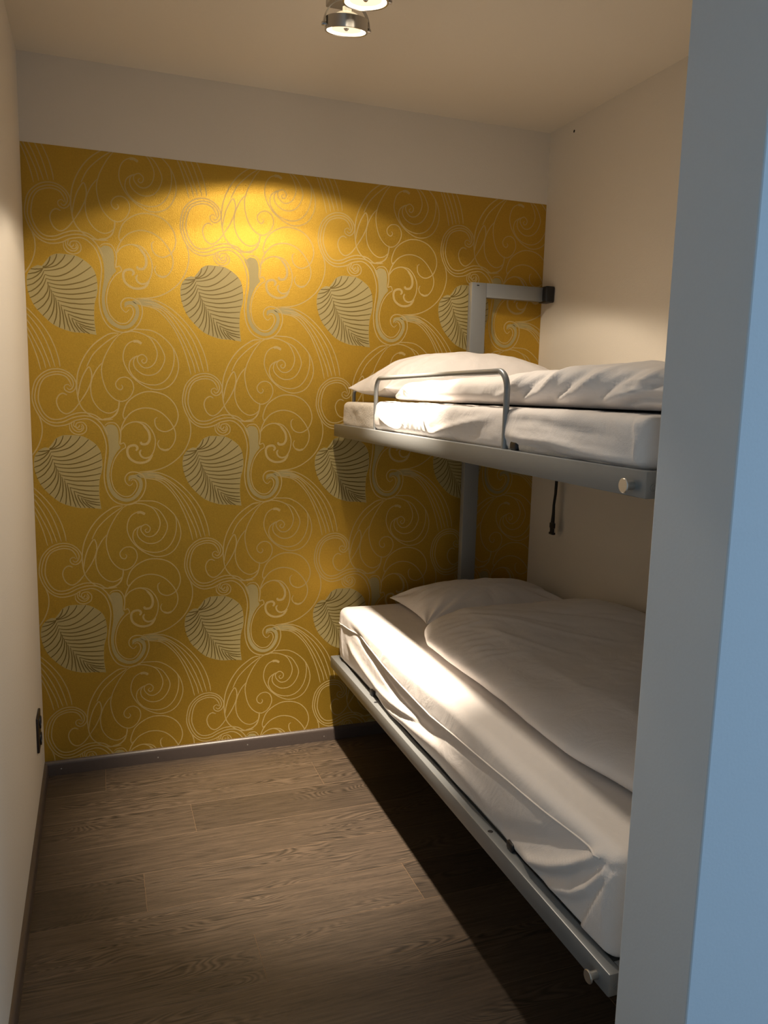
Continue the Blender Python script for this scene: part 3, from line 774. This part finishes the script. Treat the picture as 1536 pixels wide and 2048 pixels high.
def low_sheet(p, n):
    q = p.copy()
    s = (p.y, p.z)
    if p.x < 1.28:                          # front side and shoulder
        f = max(0.0, -n.x) if p.z < .60 else max(0, -n.x) * .9
        d = 0.0
        if f > 0.05:
            for poly_, w_, a_ in SW: d += ridge(s, poly_, w_, a_ * (1.35 if poly_[0][0] < -1.45 else 1.0))
            # seam: small pipe, side below set slightly inwards
            b = 9
            for a, c in zip(SEAM, SEAM[1:]):
                dd, t = seg_dist(s, a, c)
                if dd < b: b = dd; zs = a[1] + (c[1] - a[1]) * t
            d -= (.003 if p.z < zs else 0) * min(1, b / .004)
            # foot corner flap lies over the rest
            for a, c in zip(FLAP, FLAP[1:]):
                pass
            yl = None
            z = p.z
            for a, c in zip(FLAP, FLAP[1:]):
                if a[1] <= z <= c[1]: yl = a[0] + (c[0] - a[0]) * (z - a[1]) / (c[1] - a[1])
            if yl is not None and p.y < yl:
                d += .010 * min(1, (yl - p.y) / .004) - .02 * max(0, (yl - p.y - .02)) 
            lowz = max(0, (.47 - p.z) / .07)
            d += .007 * lowz * nz(p.y * 3.1, 4.2, 0, 1.7) + .0026 * fbm(p.y * 1.4, p.z * 3, 1.7, 1.4)
            d += .003 * math.sin(p.y * 7 + 1)
            q.x -= d * f
            q.x += .002 * max(0, (.44 - p.z) / .04) * f
            q.x -= .008 * f * math.sin(math.pi * min(1, max(0, (p.z - .39) / .24)))
    if p.z > .60:
        q.z += .0022 * fbm(p.x * 2, p.y * 2, 0, 1.5) * max(0, n.z) + .0012 * nz(p.x * 9, p.y * 2.2, 3, 1.5)
    if n.y < -.4 and p.z < .60:
        q.y += .004 * nz(p.x * 6, p.z * 3, 2, 2)
    return q
sh = slab('fitted_sheet', 1.179, 2.119, -2.018, -0.082, ZL - .006, 0.631, (.032, .03, .026), .0068, low_sheet, 'sheet', mt)
bm = bmesh.new()
sp = []
for k in range(120):
    yy = -.105 - k / 119 * 1.86
    zz = SEAM[0][1]
    for a, c in zip(SEAM, SEAM[1:]):
        if c[0] <= yy <= a[0]: zz = a[1] + (c[1] - a[1]) * (yy - a[0]) / (c[0] - a[0])
    q = low_sheet(Vector((1.179, yy, zz)), Vector((-1, 0, 0)))
    sp.append((q.x - .0004, yy, zz))
tube(bm, sp, .0022, 8)
mesh_obj('seam_piping', bm, 'sheet', parent=sh, smooth=True)

# ---- upper mattress: bare core at the head end, sheet over the rest
mt2 = thing('mattress', (1.64, -1.06, ZU - .013), 'thin mattress on the upper bunk with its sheet slipped off the head end', 'mattress')
def up_core(p, n):
    q = p.copy()
    if n.x < -.3:
        q.x -= .0016 * math.sin(p.y * 420) * (.5 + .5 * nz(p.y * 8, p.z * 30, 0, 1)) + .004 * fbm(p.y * 6, p.z * 14, 3, 1.5)
    if p.y > -.115 and n.x < -.2: q.x += .012 * (p.y + .115) / .03 * min(1, max(0, (p.z - 1.44) / .05))
    return q
slab('mattress_core', 1.176, 2.112, -2.008, -0.088, ZU - .013, 1.494, (.022, .022, .022), .008, up_core, 'ticking', mt2)
def up_sheet(p, n):
    q = p.copy()
    head_w = 1.0 if p.y < -.62 else max(0.0, (-.50 - p.y) / .12)
    if n.x < -.05 and p.x < 1.28:
        f = -n.x
        s = (p.y, p.z)
        d = .004 * fbm(p.y * 3, p.z * 5, 5.5, 1.5)
        # fan of tight pleats where the sheet is pulled
        for k, y0 in enumerate((-.80, -.845, -.88, -.905, -.935, -.965, -1.00)):
            d += ridge(s, [(y0 + .03 * (k - 3) * .35, 1.488), (y0, 1.44), (y0 - .012 * (k - 3), 1.405)], .0055, .0042)
        d += ridge(s, [(-1.02, 1.405), (-1.12, 1.43), (-1.26, 1.455), (-1.42, 1.475)], .010, .008)
        d += ridge(s, [(-1.08, 1.402), (-1.22, 1.415), (-1.36, 1.43)], .009, -.006)
        d += ridge(s, [(-.58, 1.45), (-.66, 1.425), (-.76, 1.405)], .010, .007)
        d += ridge(s, [(-1.50, 1.44), (-1.58, 1.43), (-1.70, 1.432), (-1.85, 1.418), (-1.98, 1.41)], .010, .009)
        d += ridge(s, [(-1.48, 1.42), (-1.53, 1.407), (-1.62, 1.415), (-1.75, 1.405)], .009, -.010)
        d += ridge(s, [(-1.50, 1.47), (-1.62, 1.475), (-1.78, 1.46), (-1.92, 1.455)], .010, -.005)
        d += ridge(s, [(-1.985, 1.49), (-1.992, 1.45), (-1.996, 1.41)], .004, .005, taper=False)
        d += .006 * math.sin(math.pi * min(1, max(0, (p.z - 1.395) / .105)))
        q.x -= d * f
        q.x += .012 * max(0, (1.412 - p.z) / .015) * f * (1 if -1.56 < p.y < -1.46 else .3)
    if n.y > .3:      # ragged head edge of the sheet
        q.y += .012 * fbm(p.x * 4, p.z * 16, 1, 1) + (.03 * (1.48 - p.z) / .08 if p.x < 1.25 else 0)
    if p.z > 1.48:
        q.z += .002 * fbm(p.x * 2.5, p.y * 2.5, 0, 1.5)
        if p.x < 1.24: q.z += .003 * fbm(p.y * 5, 1, 1, 2.0)
    return q
slab('fitted_sheet', 1.171, 2.118, -2.016, -0.515, ZU - .004, 1.502, (.022, .02, .018), .0075, up_sheet, 'sheet', mt2)

# ---- pillows
def pillow(name, cx, cy, zb, a, b, h, label, group, seed, lean=0.0, rz=0.0, tips=.055, skew=None):
    NU, NV = 120, 76
    bm = bmesh.new()
    def surf(u, v, side):
        # pinched outline: edges bow inwards between pulled-out corners
        ex = 1 - tips * (1 - abs(v) ** 2.2)
        ey = 1 - tips * 1.4 * (1 - abs(u) ** 2.2)
        x = a * u * ex; y_ = b * v * ey
        base = max(0.0, (1 - abs(u) ** 2.6)) ** .62 * max(0.0, (1 - abs(v) ** 2.4)) ** .58
        hh = h * base
        # wrinkles running in from the corners and sides
        ang = math.atan2(v, u); rr = math.hypot(u, v)
        edge = (1 - base) * base * 4
        wr = .0065 * noise.noise(Vector((ang * 5.5, rr * 1.3, seed))) * edge
        wr += .011 * noise.noise(Vector((u * 1.6 + seed, v * 1.6, side * 3.0))) * base
        wr += .003 * noise.noise(Vector((x * 16, y_ * 16, seed + side))) * base
        cdist = math.hypot(1 - abs(u), 1 - abs(v))
        wr += .015 * math.exp(-(cdist / .45) ** 2) * math.sin(math.atan2(1 - abs(v), 1 - abs(u)) * 11 + seed) * base ** .5
        wr += .004 * noise.noise(Vector(((u + v) * 2.0 + seed, (u - v) * 7, seed))) * base
        top = side > 0
        z = (hh * (.82 if top else -.18) + (wr if top else wr * .3))
        z += h * .17
        if not top: z = max(z, .0015 + .0 * u)
        # corners lift a little
        z += lean * max(0, (abs(u) - .8) / .2) * max(0, (abs(v) - .6) / .4)
        p = Vector((x, y_, z))
        if skew: p = skew(p, u, v)
        c, s_ = math.cos(rz), math.sin(rz)
        return Vector((cx + p.x * c - p.y * s_, cy + p.x * s_ + p.y * c, zb + p.z))
    g = {}
    for side in (1, -1):
        for i in range(NU + 1):
            for j in range(NV + 1):
                # denser towards the rim
                u = math.sin((i / NU * 2 - 1) * math.pi / 2); v = math.sin((j / NV * 2 - 1) * math.pi / 2)
                if side < 0 and (i in (0, NU) or j in (0, NV)): g[side, i, j] = g[1, i, j]; continue
                g[side, i, j] = bm.verts.new(surf(u, v, side))
    for side in (1, -1):
        for i in range(NU):
            for j in range(NV):
                q = [g[side, i, j], g[side, i + 1, j], g[side, i + 1, j + 1], g[side, i, j + 1]]
                bm.faces.new(q if side > 0 else q[::-1])
    o = mesh_obj(name, bm, 'sheet', smooth=True)
    # origin at base centre
    L = Vector((cx, cy, zb))
    for v in o.data.vertices: v.co -= L
    o.location = L
    return tag(o, label, 'pillow', group)
pillow('pillow', 1.757, -0.290, 0.6325, 0.352, 0.205, 0.125, 'low flat white pillow on the lower bunk by the gold wall', 'white pillows', 3.3)
pillow('pillow', 1.640, -0.306, 1.5040, 0.440, 0.222, 0.196, 'tall plump white pillow on the upper bunk by the gold wall', 'white pillows', 8.1, lean=.012, tips=.045)

# ---- duvets
def low_duvet(p, n):
    q = p.copy()
    t = (p.z - .633) / .10
    # outline: left edge wanders, head edge slants
    lx = .030 * ((p.y + .60) / .3 if p.y > -.9 else -1) * .5
    edge = max(0, 1 - (p.x - 1.30) / .12)
    out = 0.0
    if p.y > -.75: out += .035 * ((p.y + .75) / .15)
    if p.y < -1.6: out += .07 * ((-1.6 - p.y) / .42) ** 1.3
    q.x += edge * (out + .006 * math.sin(p.y * 9))
    # body: crown along the wall side near the head, thinner towards the foot edge
    hgt = .62 + .22 * math.exp(-((p.x - 1.93) / .20) ** 2 - ((p.y + .86) / .22) ** 2) + .14 * math.exp(-((p.x - 1.62) / .17) ** 2 - ((p.y + .84) / .17) ** 2)
    hgt += .08 * math.exp(-((p.x - 1.95) / .25) ** 2 - ((p.y + 1.4) / .4) ** 2)
    hgt += .10 * noise.noise(Vector((p.x * 2.6, p.y * 2.2, 4.0)))
    hgt *= .55 + .45 * min(1, (p.x - 1.28) / .20)
    zz = .633 + (p.z - .633) * hgt
    top = max(0, n.z)
    s = (p.x, p.y)
    # long shallow creases fanning from the head-side corner
    w = 0.0
    for k, (a, b) in enumerate((((1.42, -.66), (1.80, -.98)), ((1.45, -.72), (1.85, -1.16)), ((1.50, -.66), (1.98, -.94)), ((1.40, -.80), (1.62, -1.2)), ((1.68, -.72), (2.05, -1.10)))):
        w += ridge(s, [a, ((a[0] + b[0]) / 2 + .01, (a[1] + b[1]) / 2 - .012), b], .011, .0046 * (1 if k % 2 else -1))
    for k in range(9):          # short puckers along the left seam
        yy = -.70 - k * .047
        w += ridge(s, [(1.345, yy), (1.42 + .03 * (k % 3), yy - .03 - .01 * (k % 2))],   .009, .0048)
    w += .0050 * fbm(p.x * 5, p.y * 4, 2.0, 1.3)
    q.z = zz + w * top
    if n.x < -.3:
        q.x += .004 * nz(p.y * 10, p.z * 10, 0, 1)
    return q
duv = slab('duvet', 1.305, 2.124, -2.026, -0.600, 0.633, 0.800, (.075, .06, .075), .010, low_duvet, 'sheet')
duv.location.z += .003
tag(duv, 'wide white duvet spread smoothly over the lower bunk mattress', 'duvet', 'white duvets')

def up_duvet(p, n):
    q = p.copy()
    b = (p.z - 1.503) / .10
    hgt = .74
    k = min(1, max(0, (-1.35 - p.y) / .35))
    hgt += .24 * k * min(1, (p.x - 1.18) / .16)
    hgt += .05 * nz(p.x * 3, p.y * 3, 1, 1)
    if p.y > -.70: hgt *= .30 + .62 * min(1, max(0, (-.525 - p.y) / .12))
    elif p.y > -.95: hgt *= .92 + .08 * (-.70 - p.y) / .25
    q.z = 1.503 + (p.z - 1.503) * hgt
    f = max(0, -n.x)
    s = (p.y, 1.503 + (p.z - 1.503) * .8)
    d = 0.0
    if p.x < 1.36:
        # slanting folds in the bundled foot part
        for y0, y1, w_, a_ in ((-1.30, -1.50, .010, .007), (-1.40, -1.58, .009, -.008), (-1.46, -1.66, .010, .010), (-1.56, -1.74, .010, -.008),
                               (-1.60, -1.82, .011, .012), (-1.70, -1.90, .010, -.009), (-1.78, -1.98, .011, .010)):
            d += ridge(s, [(y0, 1.506), ((y0 + y1) / 2 - .01, 1.535), (y1, 1.585)], w_, a_ * 1.1)
        d += ridge(s, [(-1.86, 1.512), (-1.92, 1.528), (-2.0, 1.53)], .007, -.022)
        d += ridge(s, [(-1.86, 1.545), (-1.95, 1.552), (-2.02, 1.56)], .006, -.012)
        d += ridge(s, [(-.72, 1.52), (-.80, 1.54), (-.9, 1.56)], .010, -.004)
        d += .005 * fbm(p.y * 4, p.z * 6, 3, 1.4)
        d += ridge(s, [(-.69, 1.512), (-.645, 1.53), (-.625, 1.56)], .007, -.009) + ridge(s, [(-.74, 1.515), (-.70, 1.535), (-.67, 1.565)], .012, .005)
        if p.y > -.62: d -= .012 * (p.y + .62) / .09
        d += .012 * math.sin(math.pi * min(1, max(0, (-.9 - p.y) / 1.1)))
    q.x -= d * f + (d * .5 * max(0, n.z) if p.x < 1.3 else 0)
    if n.z > .1:
        q.z += (.004 * fbm(p.x * 5, p.y * 5, 9, 1.2) + d * .5) * n.z
    return q
duv2 = slab('duvet', 1.222, 2.124, -2.022, -0.530, 1.503, 1.600, (.045, .03, .045), .0085, up_duvet, 'sheet')
duv2.location.z += .004
tag(duv2, 'folded white duvet piled in wrinkles on the upper bunk', 'duvet', 'white duvets')
